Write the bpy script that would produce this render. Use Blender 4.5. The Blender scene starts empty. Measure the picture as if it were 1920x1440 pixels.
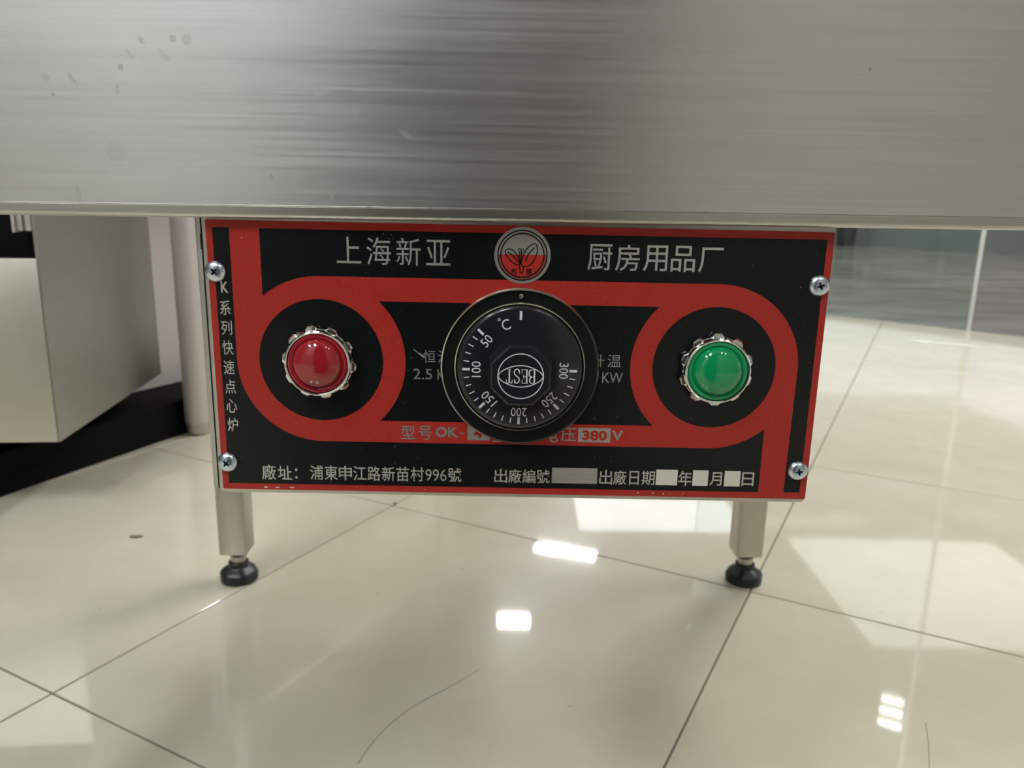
import bpy, bmesh, math, random
from mathutils import Vector, Matrix
random.seed(7)
S = bpy.context.scene
COL = S.collection
PI = math.pi

# ------------------------------------------------------------------ camera, world, exposure
CAM = Vector((0, 0, 0.52096))
cd = bpy.data.cameras.new('camera'); cam = bpy.data.objects.new('camera', cd); COL.objects.link(cam)
R2 = Vector((0.9998, 0.0048, 0.0198)); D2 = Vector((0.0204, -0.2329, -0.9723))
FW = R2.cross(D2).normalized(); D2 = FW.cross(R2).normalized(); R2 = D2.cross(FW).normalized()
mw = Matrix.Identity(4)
for i in range(3):
    mw[i][0] = R2[i]; mw[i][1] = -D2[i]; mw[i][2] = -FW[i]; mw[i][3] = CAM[i]
cam.matrix_world = mw
cd.sensor_width = 36; cd.lens = 1478.5 / 1920 * 36; cd.clip_start = 0.01; cd.clip_end = 100
cd.dof.use_dof = True; cd.dof.focus_distance = 0.345; cd.dof.aperture_fstop = 18
S.camera = cam
w = bpy.data.worlds.new('world'); S.world = w; w.use_nodes = True
w.node_tree.nodes['Background'].inputs[0].default_value = (0.93, 0.96, 1, 1)
w.node_tree.nodes['Background'].inputs[1].default_value = 1.1
S.view_settings.view_transform = 'Standard'
S.view_settings.look = 'None'
S.view_settings.gamma = 1
S.view_settings.use_curve_mapping = False
S.view_settings.exposure = -0.42

# ------------------------------------------------------------------ material helpers
def srgb(r, g, b):
    f = lambda c: (c/255/12.92) if c/255 <= 0.04045 else ((c/255+0.055)/1.055)**2.4
    return (f(r), f(g), f(b), 1)

class NT:
    def __init__(s, name):
        s.m = bpy.data.materials.new(name); s.m.use_nodes = True
        s.t = s.m.node_tree; s.b = s.t.nodes['Principled BSDF']; s.out = s.t.nodes['Material Output']
    def n(s, typ, **kw):
        nd = s.t.nodes.new(typ)
        for k, v in kw.items():
            if k.startswith('i_'):
                key = k[2:]
                key = int(key) if key.isdigit() else key.replace('_', ' ')
                if hasattr(v, 'is_output') or isinstance(v, bpy.types.NodeSocket): s.t.links.new(v, nd.inputs[key])
                else: nd.inputs[key].default_value = v
            else: setattr(nd, k, v)
        return nd
    def l(s, a, b): s.t.links.new(a, b)
    def P(s, **kw):
        for k, v in kw.items():
            key = k.replace('_', ' ')
            if isinstance(v, bpy.types.NodeSocket): s.l(v, s.b.inputs[key])
            else: s.b.inputs[key].default_value = v
        return s
    def math(s, op, a, b=None, c=None):
        nd = s.t.nodes.new('ShaderNodeMath'); nd.operation = op
        for i, v in enumerate((a, b, c)):
            if v is None: continue
            if isinstance(v, bpy.types.NodeSocket): s.l(v, nd.inputs[i])
            else: nd.inputs[i].default_value = v
        return nd.outputs[0]
    def coord(s, which='Object', scale=(1,1,1), rot=(0,0,0), loc=(0,0,0)):
        tc = s.n('ShaderNodeTexCoord')
        mp = s.n('ShaderNodeMapping'); mp.inputs['Scale'].default_value = scale; mp.inputs['Rotation'].default_value = rot; mp.inputs['Location'].default_value = loc
        s.l(tc.outputs[which], mp.inputs[0]); return mp.outputs[0]
    def geo(s, scale=(1,1,1), rot=(0,0,0), loc=(0,0,0)):
        g = s.n('ShaderNodeNewGeometry')
        mp = s.n('ShaderNodeMapping'); mp.inputs['Scale'].default_value = scale; mp.inputs['Rotation'].default_value = rot; mp.inputs['Location'].default_value = loc
        s.l(g.outputs['Position'], mp.inputs[0]); return mp.outputs[0]
    def noise(s, vec, scale=5, detail=3, rough=0.5):
        nd = s.n('ShaderNodeTexNoise'); s.l(vec, nd.inputs['Vector'])
        nd.inputs['Scale'].default_value = scale; nd.inputs['Detail'].default_value = detail; nd.inputs['Roughness'].default_value = rough
        return nd.outputs['Fac']
    def ramp(s, fac, stops):
        nd = s.n('ShaderNodeValToRGB'); s.l(fac, nd.inputs[0]); e = nd.color_ramp.elements
        while len(e) < len(stops): e.new(0.5)
        for el, (p, c) in zip(e, stops): el.position = p; el.color = c if len(c) == 4 else (*c, 1)
        return nd.outputs['Color']
    def maprange(s, v, a, b, c, d):
        nd = s.n('ShaderNodeMapRange'); s.l(v, nd.inputs[0])
        for i, x in enumerate((a, b, c, d)): nd.inputs[i+1].default_value = x
        return nd.outputs[0]
    def bump(s, h, strength=0.1, dist=0.001):
        nd = s.n('ShaderNodeBump'); s.l(h, nd.inputs['Height']); nd.inputs['Strength'].default_value = strength; nd.inputs['Distance'].default_value = dist
        s.l(nd.outputs[0], s.b.inputs['Normal']); return nd
    def mixc(s, fac, a, b):
        nd = s.n('ShaderNodeMix', data_type='RGBA')
        for k, v in ((0, fac), (6, a), (7, b)):
            if isinstance(v, bpy.types.NodeSocket): s.l(v, nd.inputs[k])
            else: nd.inputs[k].default_value = v
        return nd.outputs[2]

def simple(name, col, rough=0.5, metal=0.0, coat=0.0, **kw):
    t = NT(name); t.P(**{**dict(Base_Color=col, Roughness=rough, Metallic=metal, Coat_Weight=coat), **kw}); return t.m

# brushed stainless steel: fine streaks along `axis`
def steel(name, col, rough, aniso, axis='x', streak=1.0, stains=None, hem=False):
    t = NT(name)
    sc = {'x': (.5, 40, 40), 'z': (40, 40, .5), 'y': (40, .5, 40)}[axis]
    v = t.geo(scale=sc)
    fine = t.noise(v, 17, 2, 0.55)
    v2 = t.geo(scale=tuple(c*0.22 for c in sc))
    band = t.noise(v2, 7, 3, 0.55)
    big = t.noise(t.geo(), 9, 2, 0.5)
    r = t.math('ADD', t.maprange(fine, .3, .7, -.02*streak, .02*streak), rough)
    r = t.math('ADD', r, t.maprange(band, .3, .7, -.02*streak, .02*streak))
    r = t.math('ADD', r, t.maprange(big, .3, .7, -.02, .02))
    c = t.mixc(t.maprange(fine, .3, .7, 0, 1), tuple(x*(1-.035*streak) for x in col[:3])+(1,), tuple(min(1, x*(1+.035*streak)) for x in col[:3])+(1,))
    c = t.mixc(t.maprange(band, .35, .65, 0, .35), c, tuple(x*.9 for x in col[:3])+(1,))
    if stains:
        acc = None
        pos = t.n('ShaderNodeNewGeometry').outputs['Position']
        wob = t.noise(t.geo(), 260, 2, 0.6)
        for (x, z, rx, rz, a, st) in stains:
            mp = t.n('ShaderNodeMapping', vector_type='TEXTURE'); t.l(pos, mp.inputs[0])
            mp.inputs['Location'].default_value = (x, 0, z); mp.inputs['Rotation'].default_value = (0, a, 0); mp.inputs['Scale'].default_value = (rx, 1e3, rz)
            ln = t.n('ShaderNodeVectorMath', operation='LENGTH'); t.l(mp.outputs[0], ln.inputs[0])
            d = t.math('ADD', ln.outputs['Value'], t.maprange(wob, .3, .7, -.35, .35))
            k = t.maprange(d, .7, 1.25, st, 0)
            acc = k if acc is None else t.math('MAXIMUM', acc, k)
        c = t.mixc(acc, c, (0.10, 0.10, 0.085, 1))
        r = t.math('ADD', r, t.math('MULTIPLY', acc, 0.25))
    t.P(Base_Color=c, Metallic=1.0, Roughness=r, Anisotropic=aniso)
    if aniso:
        tv = t.n('ShaderNodeCombineXYZ'); tv.inputs[{'x': 2, 'y': 2, 'z': 0}[axis]].default_value = 1
        t.l(tv.outputs[0], t.b.inputs['Tangent'])
    
    return t.m

# ------------------------------------------------------------------ mesh helpers
def obj(name, bm, mat, parent=None, smooth=False, auto=None):
    """link bm (world coordinates) as one object with its origin at its centre"""
    me = bpy.data.meshes.new(name)
    bmesh.ops.recalc_face_normals(bm, faces=bm.faces) if auto != 'keep' else None
    vs = [v.co for v in bm.verts]
    lo = Vector([min(v[i] for v in vs) for i in range(3)]); hi = Vector([max(v[i] for v in vs) for i in range(3)])
    c = (lo+hi)/2
    if smooth:
        for f in bm.faces: f.smooth = True
        for e in bm.edges:
            if len(e.link_faces) == 2 and e.calc_face_angle(0) > 0.6: e.smooth = False
    bmesh.ops.translate(bm, verts=bm.verts, vec=-c)
    bm.to_mesh(me); bm.free()
    for m in (mat if isinstance(mat, (list, tuple)) else [mat]): me.materials.append(m)
    o = bpy.data.objects.new(name, me); COL.objects.link(o)
    if parent is not None:
        o.parent = parent; o.location = c - world_loc(parent)
    else: o.location = c
    return o
def world_loc(o):
    v = o.location.copy()
    while o.parent: o = o.parent; v += o.location
    return v
def thing(name, loc, label, cat, group=None):
    o = bpy.data.objects.new(name, None); COL.objects.link(o); o.location = loc
    o.empty_display_size = 0.05
    o['label'] = label; o['category'] = cat
    if group: o['group'] = group
    return o
def tag(o, label, cat, group=None):
    o['label'] = label; o['category'] = cat
    if group: o['group'] = group
    return o
def struct(o, label=None):
    o['kind'] = 'structure'
    if label: o['label'] = label
    return o

class Fr:
    """local frame: map (a,b,c) -> world"""
    def __init__(s, o, U, V, N): s.o, s.U, s.V, s.N = Vector(o), Vector(U), Vector(V), Vector(N)
    def __call__(s, a, b, c=0): return s.o + s.U*a + s.V*b + s.N*c
WORLD = Fr((0,0,0), (1,0,0), (0,1,0), (0,0,1))

def box(bm, a0, a1, b0, b1, c0, c1, fr=WORLD, bevel=0, seg=1, mi=0):
    vs = [bm.verts.new(fr(a, b, c)) for a in (a0, a1) for b in (b0, b1) for c in (c0, c1)]
    idx = [(0,1,3,2), (4,6,7,5), (0,4,5,1), (2,3,7,6), (0,2,6,4), (1,5,7,3)]
    fs = [bm.faces.new([vs[i] for i in q]) for q in idx]
    for f in fs: f.material_index = mi
    bmesh.ops.recalc_face_normals(bm, faces=fs)
    if bevel:
        es = list({e for f in fs for e in f.edges})
        bmesh.ops.bevel(bm, geom=es, offset=bevel, segments=seg, profile=0.5, affect='EDGES')
    return bm
def poly(bm, pts, c0, c1=None, fr=WORLD, mi=0):
    """flat polygon, or a prism between c0 and c1"""
    a = [bm.verts.new(fr(p[0], p[1], c0)) for p in pts]
    f = bm.faces.new(a); f.material_index = mi
    if c1 is not None:
        b = [bm.verts.new(fr(p[0], p[1], c1)) for p in pts]
        bm.faces.new(b[::-1]).material_index = mi
        n = len(pts)
        for i in range(n):
            bm.faces.new([a[i], a[(i+1) % n], b[(i+1) % n], b[i]]).material_index = mi
    return bm
def lathe(bm, prof, cx, cy, fr=WORLD, n=64, close=True, radial=None):
    """prof: (radius, height) along frame normal around (cx,cy); radial(angle, r, h) -> r"""
    rings = []
    for r, h in prof:
        if r < 1e-7: rings.append([bm.verts.new(fr(cx, cy, h))]); continue
        ring = []
        for i in range(n):
            a = 2*PI*i/n
            rr = radial(a, r, h) if radial else r
            ring.append(bm.verts.new(fr(cx+rr*math.cos(a), cy+rr*math.sin(a), h)))
        rings.append(ring)
    for A, B in zip(rings, rings[1:]):
        for i in range(n):
            j = (i+1) % n
            if len(A) == 1 and len(B) == 1: continue
            if len(A) == 1: bm.faces.new([A[0], B[i], B[j]])
            elif len(B) == 1: bm.faces.new([A[i], A[j], B[0]])
            else: bm.faces.new([A[i], A[j], B[j], B[i]])
    return bm
def ribbon(bm, pts, wd, c, fr, closed=False, mi=0):
    """flat stroke of width wd along pts"""
    n = len(pts); L = []; Rr = []
    for i in range(n):
        if closed: p0 = pts[(i-1) % n]; p1 = pts[(i+1) % n]
        else: p0 = pts[max(i-1, 0)]; p1 = pts[min(i+1, n-1)]
        dx, dy = p1[0]-p0[0], p1[1]-p0[1]; l = math.hypot(dx, dy) or 1
        nx, ny = -dy/l*wd/2, dx/l*wd/2
        L.append(bm.verts.new(fr(pts[i][0]+nx, pts[i][1]+ny, c))); Rr.append(bm.verts.new(fr(pts[i][0]-nx, pts[i][1]-ny, c)))
    for i in range(n if closed else n-1):
        j = (i+1) % n
        bm.faces.new([L[i], Rr[i], Rr[j], L[j]]).material_index = mi
    return bm
def arc(cx, cy, r, a0, a1, n=24, ry=None):
    ry = ry or r
    return [(cx+r*math.cos(math.radians(a0+(a1-a0)*i/n)), cy+ry*math.sin(math.radians(a0+(a1-a0)*i/n))) for i in range(n+1)]
def smoothcurve(pts, n=8, closed=False):
    out = []; m = len(pts)
    rng = range(m) if closed else range(m-1)
    for i in rng:
        if closed: p = [pts[(i+k) % m] for k in (-1, 0, 1, 2)]
        else: p = [pts[max(i-1, 0)], pts[i], pts[i+1], pts[min(i+2, m-1)]]
        for k in range(n):
            t = k/n
            out.append(tuple(0.5*(2*p[1][j]+(-p[0][j]+p[2][j])*t+(2*p[0][j]-5*p[1][j]+4*p[2][j]-p[3][j])*t*t+(-p[0][j]+3*p[1][j]-3*p[2][j]+p[3][j])*t**3) for j in (0, 1)))
    if not closed: out.append(tuple(pts[-1]))
    return out

_cache = {}
def text_data(s, space=1.0, bold=0.0):
    k = (s, space, bold)
    if k in _cache: return _cache[k]
    cu = bpy.data.curves.new('t', 'FONT'); cu.body = s; cu.size = 1; cu.space_character = space; cu.offset = bold; cu.resolution_u = 3
    o = bpy.data.objects.new('t', cu); COL.objects.link(o)
    dg = bpy.context.evaluated_depsgraph_get(); dg.update()
    me = bpy.data.meshes.new_from_object(o.evaluated_get(dg))
    vs = [(v.co.x, v.co.y) for v in me.vertices]; fs = [tuple(p.vertices) for p in me.polygons]
    bpy.data.objects.remove(o); bpy.data.curves.remove(cu); bpy.data.meshes.remove(me)
    xs = [v[0] for v in vs]; ys = [v[1] for v in vs]
    lo = (min(xs), min(ys)); hi = (max(xs), max(ys))
    vs = [((x-lo[0])/(hi[0]-lo[0]), (y-lo[1])/(hi[1]-lo[1])) for x, y in vs]
    _cache[k] = (vs, fs); return _cache[k]
def text(bm, s, x0, y0, x1, y1, c, fr, rot=0, space=1.0, bold=0.0, mi=0):
    """text fitted to the box; rot (degrees) turns it about the box centre"""
    vs, fs = text_data(s, space, bold)
    cx, cy = (x0+x1)/2, (y0+y1)/2; W, Hh = x1-x0, y1-y0
    ca, sa = math.cos(math.radians(rot)), math.sin(math.radians(rot))
    nv = []
    for u, v in vs:
        a, b = (u-.5)*W, (v-.5)*Hh
        nv.append(bm.verts.new(fr(cx+a*ca-b*sa, cy+a*sa+b*ca, c)))
    for f in fs:
        try: bm.faces.new([nv[i] for i in f]).material_index = mi
        except ValueError: pass
    return bm

# ------------------------------------------------------------------ materials
FASCIA_STAINS = [  # x, z, rx, rz, tilt, strength   (water marks and dirt on the sheet)
    (-0.1575, 0.5807, .0022, .0012, .9, .35), (-0.1625, 0.5750, .0028, .0010, .9, .25), (-0.1668, 0.5700, .0011, .0011, 0, .45),
    (-0.1690, 0.5610, .0008, .0028, .1, .28), (-0.1440, 0.5815, .0014, .0012, 0, .45), (-0.1385, 0.5815, .0021, .0021, 0, .35),
    (-0.1490, 0.5755, .0042, .0013, .8, .22), (-0.1990, 0.5655, .0018, .0020, 0, .22), (-0.1965, 0.5585, .0008, .0008, 0, .5),
    (-0.1880, 0.5655, .0030, .0010, 1.0, .22), (-0.0830, 0.5615, .0045, .0018, -.4, .22), (-0.0675, 0.5545, .0014, .0028, -.5, .35),
    (-0.0475, 0.5450, .0032, .0012, .6, .22), (-0.1060, 0.5268, .0010, .0018, 0, .5), (-0.0640, 0.5150, .0014, .0018, 0, .5),
    (-0.0800, 0.5190, .0006, .0042, -.4, .4), (-0.0375, 0.5150, .0012, .0012, 0, .4), (-0.1720, 0.5360, .0040, .0050, 0, .14),
    (-0.0950, 0.5240, .0007, .0013, 0, .35), (-0.1900, 0.5180, .0010, .0040, 0, .25), (0.0300, 0.5205, .0004, .0018, .1, .0),
    (0.1470, 0.5750, .0006, .0006, 0, .5), (0.0405, 0.5115, .0007, .0007, 0, .45), (-0.148, .5137, .0045, .0003, 0, .7), (-0.005, .5123, .006, .0003, 0, .6)]
M_fascia = steel('brushed steel sheet', (0.64, 0.64, 0.635, 1), 0.34, 0.62, 'x', 1.15, FASCIA_STAINS)
M_hem = steel('folded steel hem', (0.55, 0.54, 0.50, 1), 0.30, 0.4, 'x', 0.6)
M_box = steel('steel housing', (0.52, 0.50, 0.45, 1), 0.34, 0.5, 'x', 0.6)
M_leg = steel('steel leg', (0.50, 0.475, 0.43, 1), 0.36, 0.3, 'z', 0.7)
M_cab = steel('steel cabinet sheet', (0.56, 0.54, 0.475, 1), 0.38, 0.5, 'x', 0.8)
M_cabside = steel('steel cabinet side', (0.43, 0.42, 0.38, 1), 0.36, 0.1, 'y', 0.2)
M_stand = simple('satin steel worktable', (0.56, 0.515, 0.49, 1), 0.42, 0.35)
M_void = simple('black recess and shade', (0.003, 0.003, 0.003, 1), 0.8, Specular_IOR_Level=.15)  # also colours the block that stands in for floor shade
M_rubber = simple('black foot plastic', (0.012, 0.014, 0.018, 1), 0.38)
M_chrome = simple('chrome', (0.78, 0.78, 0.76, 1), 0.09, 1.0)
M_rim = simple('polished rim', (0.80, 0.78, 0.68, 1), 0.14, 1.0)
M_zinc = simple('blue zinc screw', (0.62, 0.70, 0.80, 1), 0.27, 1.0)
M_recess = simple('screw recess', (0.05, 0.08, 0.14, 1), 0.4, 0.8)
M_hole = simple('dark hole', (0.004, 0.004, 0.004, 1), 0.8)
def printed(name, col, rough=.28):
    t = NT(name)
    nz = t.noise(t.geo(), 900, 2, .6)
    c = t.mixc(t.maprange(nz, .3, .7, 0, 1), tuple(x*.9 for x in col[:3])+(1,), tuple(x*1.08 for x in col[:3])+(1,))
    # sparse specks of dust
    sp = t.noise(t.geo(loc=(3, 1, 2)), 1500, 0, .5)
    c = t.mixc(t.maprange(sp, .855, .88, 0, .45), c, (.5, .45, .4, 1))
    t.P(Base_Color=c, Roughness=rough, Specular_IOR_Level=.28)
    t.bump(t.noise(t.geo(), 1500, 2, .5), .06, .0001)
    return t.m
M_red = printed('red enamel print', (0.36, 0.026, 0.020, 1))
M_black = printed('black enamel print', (0.005, 0.006, 0.007, 1), .22)
def silverprint(name, col, r):
    t = NT(name); v = t.geo(scale=(2, 60, 60)); f = t.noise(v, 30, 2, .6)
    t.P(Base_Color=t.mixc(t.maprange(f, .3, .7, 0, 1), tuple(x*.85 for x in col[:3])+(1,), col), Metallic=.92, Roughness=r); return t.m
M_silver = silverprint('bare silver lettering', (0.72, 0.72, 0.70, 1), .38)
M_silverd = silverprint('dim silver lettering', (0.50, 0.50, 0.50, 1), .38)
M_plate = silverprint('silver plate field', (0.62, 0.62, 0.60, 1), .36)
M_blank = simple('blank field sticker', (0.60, 0.59, 0.53, 1), .4)
M_white = simple('dial white print', (0.62, 0.63, 0.68, 1), .5)
M_knob = simple('black phenolic knob', (0.012, 0.012, 0.016, 1), .18, Specular_IOR_Level=.5)
M_bez = simple('black bezel', (0.007, 0.008, 0.008, 1), .24, Specular_IOR_Level=.3)
M_redlens = simple('red lens', (0.30, 0.010, 0.020, 1), .07, Subsurface_Weight=.15, Coat_Weight=.6, Coat_Roughness=.03)
M_greenlens = simple('green lens', (0.0, 0.27, 0.085, 1), .07, Subsurface_Weight=.15, Coat_Weight=.6, Coat_Roughness=.03)
for m_, c_ in ((M_redlens, (1, .1, .1)), (M_greenlens, (.1, 1, .3))):
    b_ = m_.node_tree.nodes['Principled BSDF']; b_.inputs['Subsurface Radius'].default_value = c_; b_.inputs['Subsurface Scale'].default_value = .002
def wallmat(name, col, r=.6):
    t = NT(name); nz = t.noise(t.geo(), 3, 3, .5)
    t.P(Base_Color=t.mixc(t.maprange(nz, .3, .7, 0, 1), tuple(x*.94 for x in col[:3])+(1,), col), Roughness=r); return t.m
M_wall = wallmat('wall paint', (0.42, 0.42, 0.40, 1))
M_wallfar = wallmat('far wall', (0.34, 0.38, 0.37, 1), .3)
M_wallmid = wallmat('grey green wall', (0.17, 0.18, 0.155, 1), .5)
M_ceil = wallmat('ceiling paint', (0.70, 0.70, 0.68, 1))
M_blocker = simple('dark door', (0.03, 0.032, 0.034, 1), .4)  # for the unseen dark blocks added behind the viewer
def tilemat():
    t = NT('cream porcelain')
    v = t.geo(); n1 = t.noise(v, 2.2, 4, .6); n2 = t.noise(t.geo(loc=(5, 3, 1)), 14, 3, .6)
    f = t.math('ADD', t.math('MULTIPLY', n1, .7), t.math('MULTIPLY', n2, .3))
    c = t.ramp(f, [(.35, (0.56, 0.53, 0.42)), (.5, (0.61, 0.58, 0.465)), (.65, (0.66, 0.63, 0.52))])
    # fine brown scuffs
    sc = t.noise(t.geo(scale=(1, 2.4, 1), loc=(7, 2, 0)), 38, 1, .4)
    c = t.mixc(t.maprange(sc, .80, .84, 0, .45), c, (.25, .21, .15, 1))
    t.P(Base_Color=c, Roughness=.035, Specular_IOR_Level=.62, IOR=1.52, Coat_Weight=.25, Coat_Roughness=.21)
    t.bump(t.noise(v, 5, 2, .5), .03, .004)
    return t.m
M_tile = tilemat()
M_grout = simple('dark grout', (0.17, 0.15, 0.11, 1), .8)
def marble():
    t = NT('grey marble')
    v = t.geo(scale=(1, 3.2, 1), rot=(0, 0, .45))
    n1 = t.noise(v, 1.6, 5, .62)
    n2 = t.noise(t.geo(loc=(3, 8, 0)), .5, 2, .5)
    c = t.ramp(n1, [(.33, (0.26, 0.235, 0.22)), (.5, (0.58, 0.555, 0.51)), (.66, (0.70, 0.68, 0.64))])
    c = t.mixc(t.maprange(n2, .4, .6, 0, .35), c, (.30, .24, .22, 1))
    t.P(Base_Color=c, Roughness=.14, Specular_IOR_Level=.45); return t.m
M_marble = marble()
def glassmat(name, tint, ior=1.5):
    t = NT(name)
    tr = t.n('ShaderNodeBsdfTransparent'); tr.inputs[0].default_value = tint
    gl = t.n('ShaderNodeBsdfGlossy'); gl.inputs['Roughness'].default_value = .02
    fr = t.n('ShaderNodeFresnel'); fr.inputs[0].default_value = ior
    mx = t.n('ShaderNodeMixShader'); t.l(fr.outputs[0], mx.inputs[0]); t.l(tr.outputs[0], mx.inputs[1]); t.l(gl.outputs[0], mx.inputs[2])
    t.l(mx.outputs[0], t.out.inputs[0]); return t.m
M_glass = glassmat('partition glass', (0.90, 0.95, 0.925, 1))
M_glassr = glassmat('clear partition glass', (0.95, 0.94, 0.94, 1))
M_glassedge = simple('frosted glass edge', (0.55, 0.58, 0.58, 1), .3)
def emit(name, col, st):
    t = NT(name); t.P(Base_Color=(.8, .8, .8, 1), Emission_Color=col, Emission_Strength=st); return t.m
M_tube = emit('lamp diffuser', (1, 0.98, 0.94, 1), 22)
M_tubel = emit('cool lamp diffuser', (.97, 1, 1, 1), 48)
M_tubedim = emit('dim lamp diffuser', (1, .98, .92, 1), 8)
M_tuber = emit('strong lamp diffuser', (1, .97, .94, 1), 64)  # for the lamps added to brighten the floor on the right
M_tubeb = emit('bright lamp diffuser', (.97, .99, 1, 1), 130)
M_lum = emit('luminous ceiling', (0.88, 0.94, 1, 1), 4.2)
M_lumw = emit('warm luminous ceiling', (1, 0.965, 0.93, 1), 2.4)

# ------------------------------------------------------------------ floor: cream tiles, joints, corridor marble
TA = 0.482075; ax = Vector((math.cos(TA), -math.sin(TA), 0)); bx = Vector((math.sin(TA), math.cos(TA), 0))
T0 = Vector((-0.20039, 1.26293, 0)); TS = 0.6
E0 = Vector((1.4966, 3.7171, 0)); ed = Vector((0.5935, -0.5249, 0)).normalized(); en = Vector((-ed.y, ed.x, 0))   # threshold; en points to the corridor
bm = bmesh.new(); box(bm, -6, 8, -4.5, 7, -0.05, -0.0022)
geom = bm.verts[:] + bm.edges[:] + bm.faces[:]
r_ = bmesh.ops.bisect_plane(bm, geom=geom, plane_co=E0, plane_no=en, clear_outer=True)
bmesh.ops.edgeloop_fill(bm, edges=[e for e in r_['geom_cut'] if isinstance(e, bmesh.types.BMEdge)])
floor = struct(obj('floor', bm, M_grout), 'glossy cream tiled shop floor with thin dark joints')
J = 0.0012
tile_me = None; ntile = 0
for i in range(-9, 11):
    for j in range(-9, 9):
        c = T0 + ax*(TS*(i+.5)) + bx*(TS*(j+.5))
        if not (-3.0 < c.x < 4.2 and -1.6 < c.y < 6.2): continue
        if (c-E0).dot(en) > 0.45: continue
        cut = any((T0 + ax*(TS*(i+u)) + bx*(TS*(j+v)) - E0).dot(en) > 0 for u in (0, 1) for v in (0, 1))
        fr = Fr(c, ax, bx, (0, 0, 1))
        if cut:
            bm = bmesh.new(); box(bm, -TS/2+J, TS/2-J, -TS/2+J, TS/2-J, -0.008, 0, fr, .0006)
            r_ = bmesh.ops.bisect_plane(bm, geom=bm.verts[:]+bm.edges[:]+bm.faces[:], plane_co=E0, plane_no=en, clear_outer=True)
            if len(bm.verts) < 4: bm.free(); continue
            obj('tile', bm, M_tile, floor)
        elif tile_me is None:
            bm = bmesh.new(); box(bm, -TS/2+J, TS/2-J, -TS/2+J, TS/2-J, -0.008, 0, fr, .0006)
            o = obj('tile', bm, M_tile, floor); tile_me = o.data; tile_c = c; tile_loc = o.location.copy()
        else:
            o = bpy.data.objects.new('tile', tile_me); COL.objects.link(o); o.parent = floor
            o.location = tile_loc + (c - tile_c)
        ntile += 1
# corridor floor
bm = bmesh.new()
fc = Fr(E0, ed, en, (0, 0, 1))
box(bm, -9, 9, 0.0, 12, -0.05, -0.001, fc)
struct(obj('floor', bm, M_marble), 'grey veined marble floor beyond the glass partition')

# walls, ceiling (all behind or beside the view, lighting and reflections)
bm = bmesh.new(); box(bm, -6, 8, -2.3, -2.2, -.05, 2.95); struct(obj('wall_near', bm, M_wall))
bm = bmesh.new(); box(bm, -6.1, -6, -2.2, 14, -.05, 2.95); struct(obj('wall_left', bm, M_wall))
bm = bmesh.new(); box(bm, -0.72, 0.22, -2.2, -2.14, 0, 2.5); box(bm, -.80, -.72, -2.2, -2.12, 0, 2.58); box(bm, .22, .30, -2.2, -2.12, 0, 2.58); struct(obj('blocker_1', bm, M_blocker))  # unseen dark slab added to darken the middle of the steel reflection
W0 = Vector((4.1673, 10.3561, 0)); wd_ = (Vector((5.5264, 8.674, 0))-W0).normalized(); wn_ = Vector((-wd_.y, wd_.x, 0))
fw = Fr(W0, wd_, wn_, (0, 0, 1))
bm = bmesh.new(); box(bm, -6, 12, 0, .1, 0, 1.0, fw); struct(obj('wall_far', bm, M_wallfar))
bm = bmesh.new(); box(bm, -6, .55, 13.5, 13.6, -.05, 2.95); struct(obj('wall_back', bm, M_ceil))
bm = bmesh.new(); box(bm, -6, 8, -4.5, 14, 2.9, 2.95); struct(obj('ceiling', bm, M_ceil))

# dark gallery wall beyond the stove (its right end shows as an upright edge in the floor's reflection)
bm = bmesh.new(); box(bm, -6, -.09, 5.0, 5.1, 0, 2.9); struct(obj('wall_back', bm, M_wallmid))
for (x0, x1, dd) in ((-.62, -.50, .03), (-1.9, -1.5, .03), (-2.9, -2.75, .03)):
    bm = bmesh.new(); box(bm, x0, x1, 5.0-dd, 5.0, 0, 2.9); struct(obj('trim_2', bm, M_ceil))
# unseen dark block added behind the viewer to mirror as the dark band in the steel
dc = thing('viewer_standin', (-.14, -.75, 0), 'added unseen dark block standing in for the viewer, mirrored as a dark band in the steel', 'stand-in')
bm = bmesh.new(); box(bm, -.33, .19, -.95, -.52, .02, 1.5, WORLD, .004); obj('standin_body', bm, M_blocker, dc)
bm = bmesh.new(); box(bm, -.325, -.055, -.518, -.50, .04, 1.48, WORLD, .003); obj('blocker', bm, M_blocker, dc)
bm = bmesh.new(); box(bm, -.050, .185, -.518, -.50, .04, 1.48, WORLD, .003); obj('blocker', bm, simple('dull red door', (.06, .035, .033, 1), .5), dc)  # dull red tint stands in for the viewer's clothing in the steel
# ceiling lamps
def lamp(x0, x1, y0, y1, mat, label, n=1, cat='lamp', grp=None, rot=0):
    c = Vector(((x0+x1)/2, (y0+y1)/2, 2.9)); r = math.radians(rot)
    fr = Fr(c, (math.cos(r), math.sin(r), 0), (-math.sin(r), math.cos(r), 0), (0, 0, -1))
    t = thing('ceiling_lamp', c, label, cat, grp)
    hx, hy = (x1-x0)/2, (y1-y0)/2
    b = bmesh.new()
    box(b, -hx-.03, -hx, -hy-.03, hy+.03, 0, .03, fr); box(b, hx, hx+.03, -hy-.03, hy+.03, 0, .03, fr)
    box(b, -hx, hx, -hy-.03, -hy, 0, .03, fr); box(b, -hx, hx, hy, hy+.03, 0, .03, fr)
    obj('frame', b, M_ceil, t)
    for k in range(n):
        b = bmesh.new(); s = 2*hy/n
        box(b, -hx, hx, -hy+s*k+s*(.33 if n > 1 else 0), -hy+s*(k+1)-s*(.33 if n > 1 else 0), .004, .018, fr)
        obj('diffuser', b, mat, t)
    return t
G = 'ceiling lamps above the shop, outside the frame'
lamp(.25, .86, 7.08, 7.24, M_tubeb, 'long ceiling lamp mirrored as a bright bar in the floor behind the legs', rot=-20)
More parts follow.
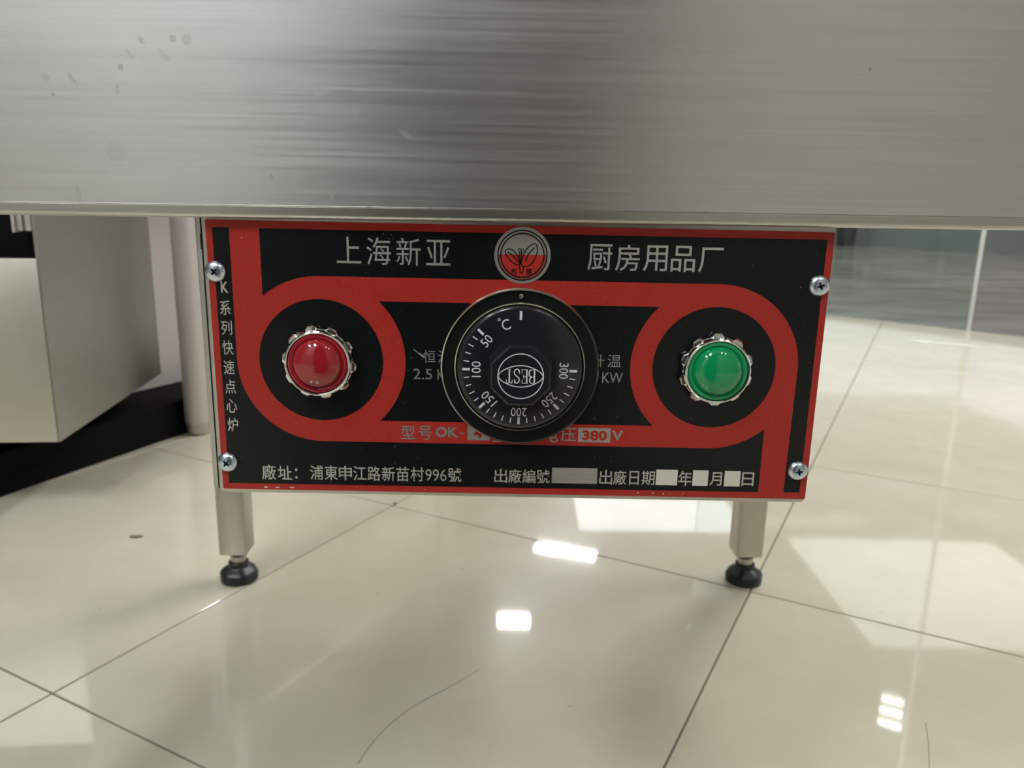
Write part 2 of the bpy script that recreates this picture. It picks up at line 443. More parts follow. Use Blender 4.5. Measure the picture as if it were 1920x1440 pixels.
lamp(-.075, .18, 5.74, 5.94, M_tubeb, 'short ceiling lamp mirrored as a bright patch on the floor at bottom centre')
lamp(2.59, 2.73, 4.55, 4.99, M_tube, 'three-strip ceiling lamp mirrored in the floor at lower right', n=3, rot=-29)
LN = ['cool white ceiling lamp behind the viewer, farthest left', 'cool white ceiling lamp behind the viewer, left of centre', 'narrow white ceiling lamp behind the viewer, right of centre',
      'narrow white ceiling lamp behind the viewer, farthest right', 'dim ceiling lamp over the left steel cooker cabinet', 'strong ceiling lamp added to brighten the floor right of the stove', 'dim ceiling lamp before the grey green wall, nearer its right end',
      'dim ceiling lamp before the grey green wall, nearer its left end', 'strong ceiling lamp added to brighten the floor just inside the glass partition']
for i, (x, y) in enumerate(((-1.75, -1.3), (-0.80, -1.3), (1.02, -1.3), (1.70, -1.3), (-2.6, 1.4), (2.6, 1.6), (-1.2, 3.4), (-2.8, 3.8), (1.5, 2.6))):
    hx = .10 if y < 0 and x > 0 else .16; hy = .35 if y < 0 and x > 0 else .6
    lamp(x-hx, x+hx, y-hy, y+hy, M_tubel if y < 0 and x < 0 else M_tube if y < 0 else M_tubedim if x < 0 else M_tuber, LN[i], grp=G)
bm = bmesh.new(); box(bm, .75, 2.5, 7.75, 8.6, 2.88, 2.897); struct(obj('ceiling', bm, M_lum), 'luminous ceiling field over the corridor')
bm = bmesh.new(); box(bm, 2.9, 5.0, 5.6, 7.6, 2.88, 2.897); struct(obj('ceiling', bm, M_lumw), 'luminous ceiling field beyond the glass')

# glass partition at the shop front
gy = 0.0
bm = bmesh.new()
gx = (Vector((1.9302, 3.3163, 0))-E0).dot(ed)
box(bm, -.6, gx-.008, -.006, .006, 0, 2.6, fc)
struct(obj('window_1', bm, M_glass), 'green tinted glass partition pane')
bm = bmesh.new(); box(bm, gx+.008, gx+1.6, -.006, .006, 0, 2.6, fc)
struct(obj('window_2', bm, M_glassr), 'clear glass pane right of the pale seam')
bm = bmesh.new(); box(bm, gx-.0085, gx+.0085, -.010, .010, 0, 2.6, fc, .002)
struct(obj('trim_1', bm, M_glassedge), 'pale upright seam between the two glass panes')

# far bin by the corridor wall
FB = CAM + (Vector((0.4125, 1, 0)).normalized())*10.6
t = thing('waste_bin', (FB.x, FB.y, 0), 'small dark grey bin by the far corridor wall, just right of the red panel', 'bin')
fb = Fr((FB.x, FB.y, 0), (1, 0, 0), (0, 1, 0), (0, 0, 1))
bm = bmesh.new(); lathe(bm, [(0, 0.0), (.10, 0.0), (.105, .01), (.13, .48), (.125, .49), (0, .49)], 0, 0, fb, 24); obj('bin_body', bm, simple('dark bin', (.05, .06, .065, 1), .4), t, True)
bm = bmesh.new(); lathe(bm, [(0, .491), (.135, .491), (.14, .50), (.13, .53), (.05, .56), (0, .562)], 0, 0, fb, 24); obj('lid', bm, simple('bin lid', (.3, .3, .32, 1), .4), t, True)

# ------------------------------------------------------------------ the griddle stove with its control box
mmU = Vector((math.cos(.00707), math.sin(.00707), 0)); ip = .00055
Uv = (mmU*math.cos(ip) + Vector((0, 0, -1))*math.sin(ip))*0.001
Vv = -(mmU*(-math.sin(ip)) + Vector((0, 0, -1))*math.cos(ip))*0.001
Nv = Vector((math.sin(.00707), -math.cos(.00707), 0))*0.001
PF = Fr((-0.13751, 0.35578, 0.50784), Uv, Vv, Nv)        # face plate frame, millimetres: x right, y up, z towards viewer
stove = thing('griddle_stove', (0, .68, 0), 'long brushed stainless steel electric griddle stove with red and black control box under its front', 'stove')
FY = 0.3518
ff = Fr((0, FY, 0), (1, .0, 0), (0, 0, 1), (0, -1, 0))    # x, z, towards viewer
# front sheet, gently sloping bottom edge (z 0.5087 left .. 0.5104 right)
def zb(x): return 0.50925 + 0.0048*x
ST = Fr((0, FY, 0.50925), (1, 0, .0048), (0, 0, 1), (0, -1, 0))
bm = bmesh.new(); box(bm, -.43, .43, .0056, .235, -.0015, 0, ST, .0003); obj('front_panel', bm, M_fascia, stove)
# rounded folded hem along the bottom
bm = bmesh.new()
prof = []
for k in range(9):
    a = -PI/2 + PI*k/8*0.5
    prof.append((.0022*math.cos(a) - .0016, .0022 + .0022*math.sin(a)))
pts = [(-.0216, .0), (-.0016, 0.0)] + prof[1:] + [(.0006, .0052), (-.0002, .0056), (-.0216, .0056)]
A = [bm.verts.new(ST(-.43, p[1], p[0])) for p in pts]; B = [bm.verts.new(ST(.43, p[1], p[0])) for p in pts]
bm.faces.new(A); bm.faces.new(B[::-1])
for i in range(len(pts)): bm.faces.new([A[i], A[(i+1) % len(pts)], B[(i+1) % len(pts)], B[i]])
obj('hem', bm, M_hem, stove, True)
# body behind the front panel: side panels, back, top, underside
bm = bmesh.new(); box(bm, -.43, -.4285, .3535, 1.05, .512, .745); obj('side_panel', bm, M_cabside, stove)
bm = bmesh.new(); box(bm, .4285, .43, .3535, 1.05, .512, .745); obj('side_panel', bm, M_cabside, stove)
bm = bmesh.new(); box(bm, -.43, .43, 1.0505, 1.052, .512, .745); obj('back_panel', bm, M_cabside, stove)
bm = bmesh.new(); box(bm, -.428, .428, .376, 1.05, .514, .516); obj('bottom_panel', bm, M_cabside, stove)
bm = bmesh.new(); box(bm, -.445, .445, .335, 1.065, .745, .765, WORLD, .004, 2); obj('griddle_plate', bm, steel('griddle top', (.3, .3, .3, 1), .4, 0), stove)
# legs
def leg(x0, y0, rot, wd=.037, dp=.036, z0=.0425):
    fr = Fr((x0, y0, 0), (math.cos(rot), math.sin(rot), 0), (-math.sin(rot), math.cos(rot), 0), (0, 0, 1))
    b = bmesh.new(); box(b, 0, wd, 0, dp, z0, .514, fr, .0022, 2)
    L = obj('leg', b, M_leg, stove, True)
    cx, cy = wd/2+.0008, dp/2
    b = bmesh.new(); lathe(b, [(0, .046), (.0155, .046), (.0155, .0422), (.0125, .0390), (.0104, .0360), (.0104, .024), (0, .024)], cx, cy, fr, 24)
    obj('stem', b, M_leg, L, True)
    b = bmesh.new()
    lathe(b, [(0, 0), (.0235, 0), (.0248, .0015), (.0250, .0105), (.0235, .0135), (.0195, .0172), (.0150, .0198), (.0136, .0215), (.0134, .0268), (.0128, .0275), (.0116, .0272), (.0112, .0255), (0, .0255)], cx, cy, fr, 48,
          radial=lambda a, r, h: r*(1 + (.03*math.copysign(min(1, abs(2*math.cos(6*a))), math.cos(6*a)) if .003 < h < .020 else 0)))
    obj('foot', b, M_rubber, L, True)
leg(-.3885, .9735, .012); leg(.3120, .9990, .012); leg(-.40, .40, 0); leg(.363, .40, 0)
# housing of the control box: inner body and folded front cover
bm = bmesh.new(); box(bm, -6.5, 277, -128.0, 2.5, -230, -4.6, PF, .0008, 2); obj('housing', bm, M_box, stove, True)
bm = bmesh.new()
def rrect(x0, y0, x1, y1, r, n=6, corners=(1, 1, 1, 1)):
    P = []
    for (cx, cy, a0, on) in ((x1, y1, 0, corners[0]), (x0, y1, 90, corners[1]), (x0, y0, 180, corners[2]), (x1, y0, 270, corners[3])):
        sx = -1 if cx == x1 else 1; sy = -1 if cy == y1 else 1
        if not on: P.append((cx, cy)); continue
        for k in range(n+1):
            a = math.radians(a0+90*k/n); P.append((cx+sx*r+r*math.cos(a), cy+sy*r+r*math.sin(a)))
    return P
bm = bmesh.new()
lv = [(0, -4.2), (0, -1.6), (.25, -1.15), (.8, -.95)]
rings = []
for ins, c in lv:
    rings.append([bm.verts.new(PF(x, y, c)) for x, y in rrect(-2.2+ins, -128.8+ins, 280.5-ins*.4, 3.6-ins*.4, 2.5, 6, (0, 0, 1, 1))])
for A_, B_ in zip(rings, rings[1:]):
    for i in range(len(A_)):
        j = (i+1) % len(A_); bm.faces.new([A_[i], A_[j], B_[j], B_[i]])
bm.faces.new(rings[-1]); bm.faces.new(rings[0][::-1])
obj('cover', bm, M_box, stove, True)
# dark slot and clip in the left seam
bm = bmesh.new(); box(bm, -4.3, -3.4, -13.5, -6.5, -4.6, -4.3, PF); obj('seam_slot', bm, M_hole, stove)
bm = bmesh.new(); box(bm, -4.0, -3.4, -128.0, 2.4, -4.7, -4.5, PF); obj('seam', bm, M_hole, stove)

# face plate with its prints
bm = bmesh.new(); poly(bm, rrect(0, -126.6, 280, 0, .8, 3), -.95, 0, PF)
plate = obj('face_plate', bm, M_red, stove); plate['label'] = 'red and black enamelled control plate with silver Chinese lettering'
LC, RC, R_O, R_I = (49.3, -62.9), (230.9, -62.9), 38.9, 28.5
YT0, YT1, YB1, YB0 = LC[1]+R_O, -34.9, -91.2, LC[1]-R_O
def black(*polys):
    for P in polys:
        b = bmesh.new(); poly(b, P, .05, None, PF)
        obj('black_print', b, M_black, plate, auto='keep')
aL = math.degrees(math.acos((23.8-LC[0])/R_O)); aR = -math.degrees(math.acos((257.0-RC[0])/R_O))
black([(23.8, -3.4), (23.8, LC[1]+R_O*math.sin(math.radians(aL)))] + arc(*LC, R_O, aL, 90, 12)[1:] + arc(*RC, R_O, 90, 0, 30) + [(269.2, -123.2), (276.9, -123.2), (276.9, -3.4)])
black([(3.0, -3.3), (3.0, -123.6), (257.0, -123.4), (257.0, RC[1]+R_O*math.sin(math.radians(aR)))] + arc(*RC, R_O, aR, -90, 12)[1:] + arc(*LC, R_O, -90, -180, 30) + [(10.4, -3.3)])
tT = math.degrees(math.asin((YT1-LC[1])/R_O)); tB = math.degrees(math.asin((YB1-LC[1])/R_O))
black(arc(*LC, R_O, tT, tB, 30) + arc(*RC, R_O, 180-tB, 180-tT, 30))
black(arc(*LC, R_I, 0, 357, 95)); black(arc(*RC, R_I, 0, 357, 95))

def lettering(items, mat=M_silver, c=.10, name='lettering'):
    b = bmesh.new()
    for it in items:
        s, x0, y0, x1, y1 = it[:5]; kw = it[5] if len(it) > 5 else {}
        text(b, s, x0, y0, x1, y1, c, PF, **kw)
    return obj(name, b, mat, plate, auto='keep')
def row(chars, x0, x1, cw, ytop, ybot, **kw):
    n = len(chars); st = (x1-x0-cw)/(n-1)
    out = []
    for i, ch in enumerate(chars):
        a, b_, t_, u_ = x0+i*st, x0+i*st+cw, ytop, ybot
        if ch in '日月': a += cw*.14; b_ -= cw*.12; t_ -= .2
        if ch == '厂': t_ -= .5
        if ch == '亚': t_ -= .6; u_ += .3
        if ch == '上': u_ += .5
        out.append((ch, a, u_, b_, t_, kw))
    return out
BD = dict(bold=.008)
lettering(row('上海新亚', 57.9, 108.8, 10.9, -6.3, -18.5))
lettering(row('厨房用品厂', 170.3, 231.0, 10.9, -7.3, -18.9, bold=.004))
b_it = [('K', 5.2, -32.4, 8.6, -27.3, dict(bold=.03))]
for k, ch in enumerate('系列快速点心炉'):
    yc = -39.2 - k*9.22
    b_it.append((ch, 4.1, yc-3.35, 9.1, yc+3.35, dict(bold=.006)))
lettering(b_it)
lettering([('廠', 19.0, -121.6, 25.7, -114.0, BD), ('址', 26.6, -121.4, 33.3, -114.4, BD)])
lettering([(ch, 42.0+i*6.84, -121.2, 48.3+i*6.84, -113.9, BD) for i, ch in enumerate('浦東申江路新苗')])
for (x, y) in ((35.4, -116.4), (35.4, -120.2)):
    b = bmesh.new(); poly(b, arc(x, y, .62, 0, 330, 11), .10, None, PF)
    obj('colon_dot', b, M_silver, plate, auto='keep')
lettering([('村', 89.9, -121.1, 96.3, -113.9, BD), ('996', 97.0, -120.7, 107.1, -114.8), ('號', 107.8, -121.1, 114.3, -113.9, BD)])
lettering(row('出廠編號', 129.9, 156.5, 6.3, -114.0, -121.0, bold=.008))
lettering(row('出廠日期', 180.2, 206.8, 6.3, -113.6, -120.9, bold=.008))
lettering([('年', 218.2, -120.9, 224.6, -113.3, BD), ('月', 233.2, -120.5, 239.0, -113.7, BD), ('日', 248.6, -120.3, 254.4, -113.5, BD)])
for i, (x0, x1, m_) in enumerate(((157.5, 179.2, M_plate), (207.4, 217.7, M_blank), (225.0, 232.4, M_blank), (240.2, 247.8, M_blank))):
    b = bmesh.new(); poly(b, [(x0, -120.7), (x1, -120.7), (x1, -112.9), (x0, -112.9)], .05, .13, PF)
    obj('blank_field', b, m_, plate)
# small line on the red band
lettering([('型', 85.6, -100.0, 92.2, -93.2, BD), ('号', 94.0, -100.2, 100.2, -93.2, BD), ('OK', 101.9, -98.8, 112.7, -93.6, dict(bold=.035)), ('-', 113.3, -97.0, 115.4, -96.3),
           ('型', 128.6, -100.6, 135.0, -93.6, BD), ('电', 153.6, -100.2, 159.8, -93.4, BD), ('压', 161.2, -99.8, 168.3, -93.0, BD), ('V', 185.2, -98.8, 190.6, -93.8, dict(bold=.035))], M_silverd)
for (x0, x1) in ((117.0, 127.6), (169.3, 184.6)):
    b = bmesh.new(); poly(b, [(x0, -99.9), (x1, -99.9), (x1, -92.8), (x0, -92.8)], .09, None, PF); obj('number_field', b, M_plate, plate, auto='keep')
lettering([('4', 120.0, -98.8, 124.2, -93.7, dict(bold=.045))], M_red, .14)
lettering([('380', 171.2, -99.0, 183.0, -94.0, dict(bold=.04))], M_red, .14)
# dim lettering beside the dial
lettering([('恒', 96.4, -62.9, 102.0, -57.0), ('温', 103.0, -62.9, 109.0, -57.0), ('2.5', 91.7, -70.8, 100.4, -65.8), ('KW', 102.9, -70.8, 112.0, -65.8)], M_silverd)
lettering([           ('升', 173.9, -63.3, 180.0, -57.4), ('温', 181.4, -63.3, 187.7, -57.4), ('5', 170, -70.8, 173.5, -65.9), ('KW', 179.3, -70.8, 188.9, -65.9)], M_silverd)
b = bmesh.new(); ribbon(b, [(91.8, -56.6), (92.8, -57.4), (94.4, -58.8), (96.2, -60.2), (97.3, -60.6)], .35, .10, PF); ribbon(b, [(94.4, -58.5), (96.0, -59.4), (96.8, -60.6)], .6, .11, PF)
obj('scratch', b, M_silver, plate, auto='keep')
# chips in the paint along the lower edge
for (x, y, r, e) in ((20.5, -125.4, .5, 2.2), (26, -125.5, .4, 3), (33, -125.4, .35, 4), (97, -125.2, .25, 1), (199.2, -124.8, .4, 1.3), (206.4, -124.9, .3, 1.6), (211.5, -125.2, .4, 1), (214.6, -124.9, .25, 1), (221, -124.7, .25, 1), (16, -7.8, .22, 1.3)):
    b = bmesh.new(); poly(b, [(x+px_*e*random.uniform(.7, 1.1), y+py_*random.uniform(.7, 1.1)) for px_, py_ in arc(0, 0, r, 0, 320, 8)], .06, None, PF); obj('paint_chip', b, M_blank, plate, auto='keep')

# round emblem with the seedling
EX, EY = 141.0, -13.0
def em(cx, cy): return ((cx/12+900-978.8)/4.16+EX, -((cy/12+410)-478.2)/4.16*1.0+EY)
b = bmesh.new(); poly(b, arc(EX, EY, 12.6, 0, 356, 89), .05, .16, PF)
emb = obj('emblem', b, M_plate, stove); emb['label'] = 'round silver and red emblem with a black seedling line drawing'
b = bmesh.new()
yh = EY + .35
for (R, cc) in ((9.7, .19),):
    a0 = math.degrees(math.asin((yh-EY)/R)); poly(b, arc(EX, EY, R, 180-a0, 360+a0, 40), cc, None, PF)
obj('red_print', b, M_red, emb, auto='keep')
b = bmesh.new()
a0 = math.degrees(math.asin((yh-EY)/11)); o_ = arc(EX, EY, 11.0, 180-a0, 360+a0, 40); i_ = arc(EX, EY, 9.7, 180-a0, 360+a0, 40)
V1 = [b.verts.new(PF(*p_, .19)) for p_ in o_]; V2 = [b.verts.new(PF(*p_, .19)) for p_ in i_]
for k in range(40): b.faces.new([V1[k], V1[k+1], V2[k+1], V2[k]])
obj('red_print', b, simple('thin dull red print', (.22, .04, .035, 1), .4), emb, auto='keep')
b = bmesh.new()
ribbon(b, arc(EX, EY, 11.0, 0, 355, 71), .55, .22, PF, True); ribbon(b, arc(EX, EY, 9.7, 0, 355, 71), .55, .22, PF, True)
for pts_, cl in (([(560, 715), (640, 680), (730, 705), (810, 790), (862, 900), (880, 1020), (800, 1015), (700, 955), (610, 850)], True),
                 ([(1225, 555), (1275, 640), (1262, 780), (1200, 930), (1110, 1030), (1000, 1065), (925, 1030), (935, 900), (985, 760), (1060, 650), (1140, 580)], True)):
    ribbon(b, smoothcurve([em(*q) for q in pts_], 6, cl), .46, .23, PF, cl)
for pts_ in ([(605, 740), (700, 800), (780, 870), (850, 965)], [(1210, 640), (1120, 730), (1050, 840), (1015, 950)], [(880, 740), (885, 900), (890, 1060), (900, 1170), (935, 1215), (965, 1150), (975, 1060)], [(925, 740), (915, 860), (905, 1010)]):
    ribbon(b, smoothcurve([em(*q) for q in pts_], 6), .46, .24, PF)
for q in ((880, 695), (945, 705)):
    x_, y_ = em(*q); ribbon(b, arc(x_, y_, .62, 0, 330, 11), .28, .24, PF, True)
x0, y0 = em(705, 1245); x1, y1 = em(850, 1105); text(b, '新', x0, y0, x1, y1, .22, PF, bold=.02)
x0, y0 = em(1030, 1245); x1, y1 = em(1165, 1105); text(b, '苗', x0, y0, x1, y1, .22, PF, bold=.02)
obj('black_print', b, M_black, emb, auto='keep')

# indicator lamps
def indicator(cx, cy, lens, lab, ph):
    b = bmesh.new()
    def rad(a, r, h):
        if r > 15.4:
            w_ = math.cos(10*(a+ph)); k = max(-1, min(1, w_*2.0)); return r + .75*k
        return r
    lathe(b, [(13.3, 0), (15.6, 0), (16.3, .8), (16.35, 4.2), (15.7, 5.0), (15.2, 5.2), (15.1, 6.6), (14.9, 7.3), (14.4, 7.6), (13.9, 7.4), (13.7, 6.6), (13.7, 3), (13.3, 0)], cx, cy, PF, 160, radial=rad)
    o = obj('indicator_lamp', b, M_chrome, stove, True); o['label'] = lab
    b = bmesh.new()
    pr = [(0, .5), (13.69, .5), (13.69, 6.4), (13.4, 7.0), (12.6, 7.2), (11.7, 6.9), (11.35, 6.6), (11.15, 7.2)]
    for k in range(1, 13):
        a = PI/2*k/12; pr.append((10.9*math.cos(a)+.001, 7.2+4.6*math.sin(a)))
    pr[-1] = (0, 11.8)
    lathe(b, pr, cx, cy, PF, 64)
    obj('lens', b, lens, o, True)
indicator(49.1, -62.9, M_redlens, 'chrome ring indicator lamp with red lens', .12)
indicator(231.0, -62.9, M_greenlens, 'chrome ring indicator lamp with green lens', .30)

# thermostat dial
DX, DY = 140.9, -64.0
b = bmesh.new()
lathe(b, [(35.2, .2), (36.3, .2), (36.7, 1.0), (36.6, 2.2), (36.2, 2.7), (35.7, 2.6), (35.4, 1.9), (35.2, .2)], DX, DY, PF, 128)
bz = obj('dial_bezel', b, M_rim, stove, True); bz['label'] = 'black ring plate with polished metal rim around the dial'
b = bmesh.new(); lathe(b, [(0, .2), (35.4, .2), (35.4, 1.6), (30.2, 1.6), (0, 1.6)], DX, DY, PF, 96); obj('bezel_face', b, M_bez, bz)
b = bmesh.new(); lathe(b, [(29.2, 1.5), (30.2, 1.5), (30.2, 2.6), (29.9, 3.0), (29.5, 2.9), (29.2, 2.4), (29.2, 1.5)], DX, DY, PF, 128); obj('inner_rim', b, M_rim, bz, True)
b = bmesh.new(); lathe(b, [(0, 3.2), (.6, 3.1), (1.1, 2.6), (1.35, 1.5)][::-1], DX, DY+33.0, PF, 20); obj('rivet', b, M_chrome, bz, True)
# knob: rounded clear-edged skirt rising to an octagonal hub
b = bmesh.new()
pr = [(0, 1.7), (28.9, 1.7), (29.0, 2.4), (28.6, 3.4), (27.6, 4.1), (26.6, 4.3), (15.5, 5.2), (0, 5.2)]
lathe(b, pr, DX, DY, PF, 96)
knob = obj('dial_knob', b, M_knob, stove, True); knob['label'] = 'black temperature knob with white degree scale and octagonal hub'
b = bmesh.new()
r8 = 13.6/math.cos(PI/8)
def octr(r, c): return [b.verts.new(PF(DX+.2+r*math.cos(PI/8+k*PI/4), DY+r*math.sin(PI/8+k*PI/4), c)) for k in range(8)]
Rg = [octr(r8+.9, 5.0), octr(r8+.2, 12), octr(r8, 18.4), octr(r8-.5, 19.4), octr(r8-1.3, 19.8)]
for A_, B_ in zip(Rg, Rg[1:]):
    for i in range(8): b.faces.new([A_[i], A_[(i+1) % 8], B_[(i+1) % 8], B_[i]])
b.faces.new(Rg[-1])
hub = obj('hub', b, M_knob, knob)
# scale
b = bmesh.new()
def skirt_h(r): return 4.3 + (26.6-r)/(26.6-15.5)*.9 + .06
class SkirtFr:
    def __call__(s, x, y, c=0):
        return PF(x, y, skirt_h(math.hypot(x-DX, y-DY)) + .05)
SK = SkirtFr()
def tick(ang, r0, r1, wd):
    a = math.radians(ang); ca, sa = math.cos(a), math.sin(a)
    ribbon(b, [(DX+r0*ca, DY+r0*sa), (DX+r1*ca, DY+r1*sa)], wd, 0, SK)
tick(90, 22.6, 26.6, 1.15)
for T in range(50, 301, 10):
    ang = 270 + (T-200)*.886
    big = T % 50 == 0
    tick(ang, 22.8 if big else 23.4, 26.3 if big else 26.0, 1.15 if big else .5)
for T, rr in ((50, 19.9), (100, 19.9), (150, 19.9), (200, 20.4), (250, 19.9), (300, 20.1)):
    ang = 270 + (T-200)*.886 + (3 if T == 50 else 0); a = math.radians(ang)
    x, y = DX+rr*math.cos(a), DY+rr*math.sin(a); w_ = 5.0 if T == 50 else 7.3
    text(b, str(T), x-w_/2, y-2.1, x+w_/2, y+2.1, 0, SK, rot=ang-90, bold=.0)
a = math.radians(110); x, y = DX+21.6*math.cos(a), DY+21.6*math.sin(a)
text(b, 'C', x-1.9+.7, y-2.4, x+1.9+.7, y+2.4, 0, SK, rot=18); ribbon(b, arc(x-2.4, y+2.2, .55, 0, 330, 11), .3, 0, SK, True)
obj('scale_print', b, M_white, knob, auto='keep')
b = bmesh.new(); HX, HY = DX+.2, DY
ribbon(b, arc(HX, HY, 10.0, 0, 356, 89), .45, 19.86, PF, True)
# lens-shaped band
e1 = [(HX-10+20*k/24, HY+4.8*math.sin(PI*k/24)**.62) for k in range(25)]; e2 = [(x_, 2*HY-y_) for x_, y_ in e1]
ribbon(b, e1, .42, 19.87, PF); ribbon(b, e2, .42, 19.87, PF)
# four serif capitals, upside down: strokes in a unit cell (x right, y up), then turned by 180 degrees
GL = {
 'B': [([(.12, 0), (.12, 1)], .2), ([(-.05, 1), (.55, 1)], .08), ([(-.05, 0), (.6, 0)], .08), ([(.15, .53), (.5, .53)], .08), (smoothcurve([(.5, 1), (.78, .92), (.8, .66), (.5, .53)], 5), .16), (smoothcurve([(.5, .53), (.86, .45), (.9, .12), (.55, 0)], 5), .18)],
 'E': [([(.12, 0), (.12, 1)], .2), ([(-.05, 1), (.82, 1)], .08), ([(-.05, 0), (.86, 0)], .08), ([(.15, .52), (.6, .52)], .08), ([(.82, 1.03), (.82, .74)], .08), ([(.86, -.03), (.86, .28)], .08), ([(.6, .66), (.6, .38)], .07)],
 'S': [(smoothcurve([(.78, .78), (.66, .97), (.4, 1.0), (.14, .86), (.16, .64), (.45, .5), (.78, .36), (.84, .14), (.55, -.02), (.25, .02), (.1, .22)], 5), .15), ([(.82, 1.0), (.82, .7)], .07), ([(.07, 0), (.07, .32)], .07)],
 'T': [([(.45, 0), (.45, 1)], .2), ([(0, 1), (.9, 1)], .09), ([(.22, 0), (.68, 0)], .07), ([(.02, 1.02), (.02, .74)], .07), ([(.88, 1.02), (.88, .74)], .07)]}
cw, chh = 2.9, 6.1
for k, g in enumerate('BEST'):
    for pts_, wd2 in GL[g]:
        q = []
        for (u, v) in pts_:
            X = -6.4 + k*3.35 + u*cw; Y = (v-.5)*chh
            q.append((HX - X, HY - Y))
        ribbon(b, q, wd2*3.1, 19.88, PF)
obj('logo_print', b, M_white, hub, auto='keep')

# screws
def screw(x, y, rot, lab, tilt=(0, 0)):
    N = Nv.normalized()*.001
    fr = Fr(PF(x, y, 0), Uv, Vv, Nv + Uv*tilt[0] + Vv*tilt[1])
    b = bmesh.new()
    lathe(b, [(0, 0), (4.55, 0), (4.8, .35), (4.75, .8), (4.2, 1.75), (3.2, 2.45), (1.9, 2.8), (0, 2.9)], 0, 0, fr, 48)
    o = obj('screw', b, M_zinc, stove, True); o['label'] = lab
    c = bmesh.new(); w0, l0 = .48, 1.75
    for k in range(2):
        a = rot+k*PI/2; ca, sa = math.cos(a), math.sin(a)
        P = [(ca*u-sa*v, sa*u+ca*v) for u, v in ((-l0, -w0*.8), (-.7, -w0*1.1), (.7, -w0*1.1), (l0, -w0*.8), (l0, w0*.8), (.7, w0*1.1), (-.7, w0*1.1), (-l0, w0*.8))]
        poly(c, P, 1.3+.01*k, 4.0, fr)
    bmesh.ops.recalc_face_normals(c, faces=c.faces)
    cm = bpy.data.meshes.new('cut'); c.to_mesh(cm); c.free(); cm.materials.append(M_recess); co = bpy.data.objects.new('cut', cm); COL.objects.link(co)
    o.data.materials.append(M_recess)
    for p_ in cm.polygons: p_.material_index = 0
    md = o.modifiers.new('b', 'BOOLEAN'); md.object = co; md.operation = 'DIFFERENCE'; md.solver = 'EXACT'; md.use_self = True; md.material_mode = 'TRANSFER'
    dg = bpy.context.evaluated_depsgraph_get(); dg.update()
    nm = bpy.data.meshes.new_from_object(o.evaluated_get(dg)); o.modifiers.clear(); old = o.data; o.data = nm; nm.name = 'screw'
    bpy.data.objects.remove(co)
screw(3.4, -22.9, .80, 'slightly raised cross-head screw at upper left of the plate', (.05, .03))
screw(3.2, -113.0, .85, 'cross-head screw at lower left of the plate')
screw(275.2, -23.8, .35, 'cross-head screw at upper right of the plate')
screw(274.8, -112.0, .15, 'cross-head screw at lower right of the plate')

# ------------------------------------------------------------------ left neighbour: steel cabinet
AA = math.radians(6.3)
AF = Fr((-0.7077, 1.1787, 0), (math.cos(AA), math.sin(AA), 0), (-math.sin(AA), math.cos(AA), 0), (0, 0, 1))   # x right, y deep
cab = thing('steel_cabinet', AF(-.4, .25), 'low stainless steel cooker cabinet with black control recess, left behind the stove', 'cooker')
bm = bmesh.new(); box(bm, -.80, -.002, 0, .020, .130, .4150, AF, .0015, 2); obj('front_panel', bm, M_cab, cab, True)
bm = bmesh.new(); box(bm, -.0015, 0, .001, .489, .130, .62, AF); box(bm, -.0030, .0004, .0, .0022, .415, .62, AF); sp_ = obj('side_panel', bm, M_cabside, cab)
bm = bmesh.new(); box(bm, -.80, -.7985, .001, .489, .130, .62, AF); obj('side_panel', bm, M_cabside, cab)
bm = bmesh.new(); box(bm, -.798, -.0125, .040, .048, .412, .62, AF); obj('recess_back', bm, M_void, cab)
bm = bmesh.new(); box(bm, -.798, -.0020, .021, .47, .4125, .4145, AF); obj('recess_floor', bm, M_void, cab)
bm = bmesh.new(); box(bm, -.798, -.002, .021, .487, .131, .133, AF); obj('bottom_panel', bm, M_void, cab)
bm = bmesh.new(); box(bm, -.80, 0, .4875, .489, .130, .62, AF); obj('back_panel', bm, M_cabside, cab)
bm = bmesh.new(); box(bm, -.82, .002, -.01, .488, .62, .64, AF, .003); obj('worktop', bm, M_cab, cab)
bm = bmesh.new()
box(bm, -.030, -.0225, .012, .024, .4550, .62, AF); box(bm, -.0165, -.010, .012, .024, .4550, .62, AF); box(bm, -.0225, -.0165, .019, .024, .4550, .62, AF); box(bm, -.034, -.030, .006, .024, .4530, .62, AF)
obj('bracket', bm, M_stand, cab)
for (x, y) in ((-.74, .06), (-.74, .43), (-.36, .43), (-.36, .25)):
    bm = bmesh.new(); lathe(bm, [(0, .077), (.016, .077), (.02, .08), (.022, .09), (.022, .13), (0, .13)], x, y, AF, 24); obj('leg', bm, M_rubber, cab, True)

# worktable behind it, aligned with the tiles
BF = Fr((-0.840, 1.682, 0), bx, -ax, (0, 0, 1))     # x runs along the tile direction away from viewer, y to the left-back
tb = thing('steel_worktable', BF(.4, .3), 'pale stainless worktable with tubular leg, behind the cooker cabinet', 'table')
bm = bmesh.new(); box(bm, -.04, 1.1, 0, .0015, .080, .70, BF); obj('side_panel', bm, M_stand, tb)
bm = bmesh.new(); box(bm, -.04, -.0385, .0016, .6, .080, .70, BF); obj('end_panel', bm, M_stand, tb)
bm = bmesh.new(); box(bm, .022, 1.15, -.20, .62, .70, .72, BF, .003); obj('tabletop', bm, M_stand, tb)
bm = bmesh.new(); poly(bm, [(-.712, 1.652), (-.8725, 1.263), (-.91, 1.185), (-1.55, 1.115), (-1.55, 2.35), (-.36, 2.35)], .001, .076); struct(obj('shade_block', bm, M_void), 'black block added as the floor shade under the two steel cabinets')  # solid black block added in place of the soft shade under both cabinets
LX, LY = -0.6835, 1.650
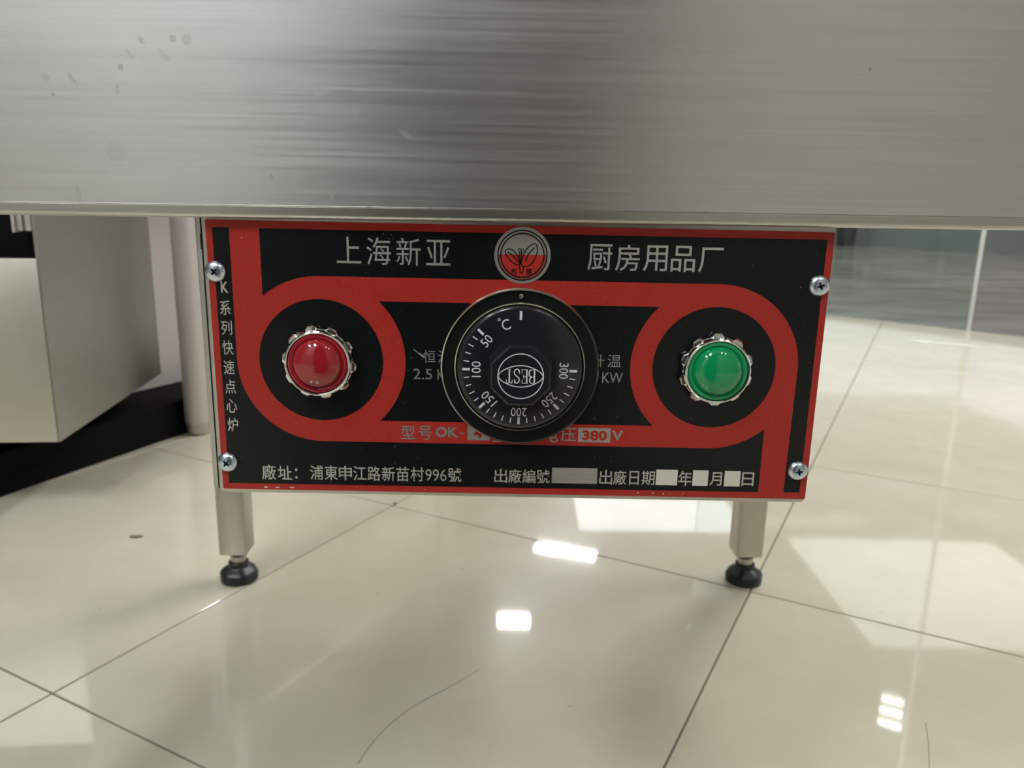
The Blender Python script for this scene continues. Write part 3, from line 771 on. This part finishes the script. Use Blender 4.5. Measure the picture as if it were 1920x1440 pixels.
for (x, y) in ((LX, LY), (LX+bx.x*1.0, LY+bx.y*1.0)):
    bm = bmesh.new(); lathe(bm, [(0, .028), (.0255, .028), (.0255, .70), (0, .70)], x, y, WORLD, 32); L_ = obj('leg', bm, M_stand, tb, True)
    bm = bmesh.new(); lathe(bm, [(0, 0), (.016, 0), (.021, .004), (.0235, .012), (.0245, .0275), (0, .0275)], x, y, WORLD, 32); obj('foot', bm, M_leg, L_, True)

# small litter and a scratch on the tiles
def hair(pts, z, label):
    P = smoothcurve(pts, 8); b = bmesh.new(); rings = []
    for i, p_ in enumerate(P):
        q0 = P[max(i-1, 0)]; q1 = P[min(i+1, len(P)-1)]; dx, dy = q1[0]-q0[0], q1[1]-q0[1]; l = math.hypot(dx, dy); r = .0002
        rings.append([b.verts.new((p_[0]-dy/l*r*math.cos(k*PI/2), p_[1]+dx/l*r*math.cos(k*PI/2), z+r*math.sin(k*PI/2))) for k in range(4)])
    for A_, B_ in zip(rings, rings[1:]):
        for k in range(4): b.faces.new([A_[k], A_[(k+1) % 4], B_[(k+1) % 4], B_[k]])
    b.faces.new(rings[0]); b.faces.new(rings[-1])
    o = obj('hair_and_scratch', b, simple('hair', (.12, .09, .06, 1), .5))
    tag(o, label, 'hair')
hair([(.4337, .7121), (.4217, .6831), (.4033, .645), (.39, .622)], .0003, 'thin hair lying on the cream tile at the bottom right')
hair([(-.03, .79), (-.06, .757), (-.094, .724), (-.117, .69), (-.131, .657), (-.137, .635)], .0003, 'faint curved scratch on the tile at bottom centre, below the bright patch')  # a scratch in the tile, built the same way as the hair
def crumb(x, y, r, label):
    b = bmesh.new(); bmesh.ops.create_icosphere(b, subdivisions=2, radius=1)
    for v in b.verts:
        k = 1+random.uniform(-.25, .25); v.co = Vector((x+v.co.x*r*2.2*k, y+v.co.y*r*k, max(0, .35*r+v.co.z*r*.35*k)))
    tag(obj('crumb', b, simple('crumb', (.22, .19, .13, 1), .8), None, True), label, 'crumb')
crumb(-.571, 1.118, .0045, 'small flat brown crumb on the tile, left of the stove leg')
crumb(-.197, 1.272, .0025, 'tiny dark crumb by the tile joint under the control box')
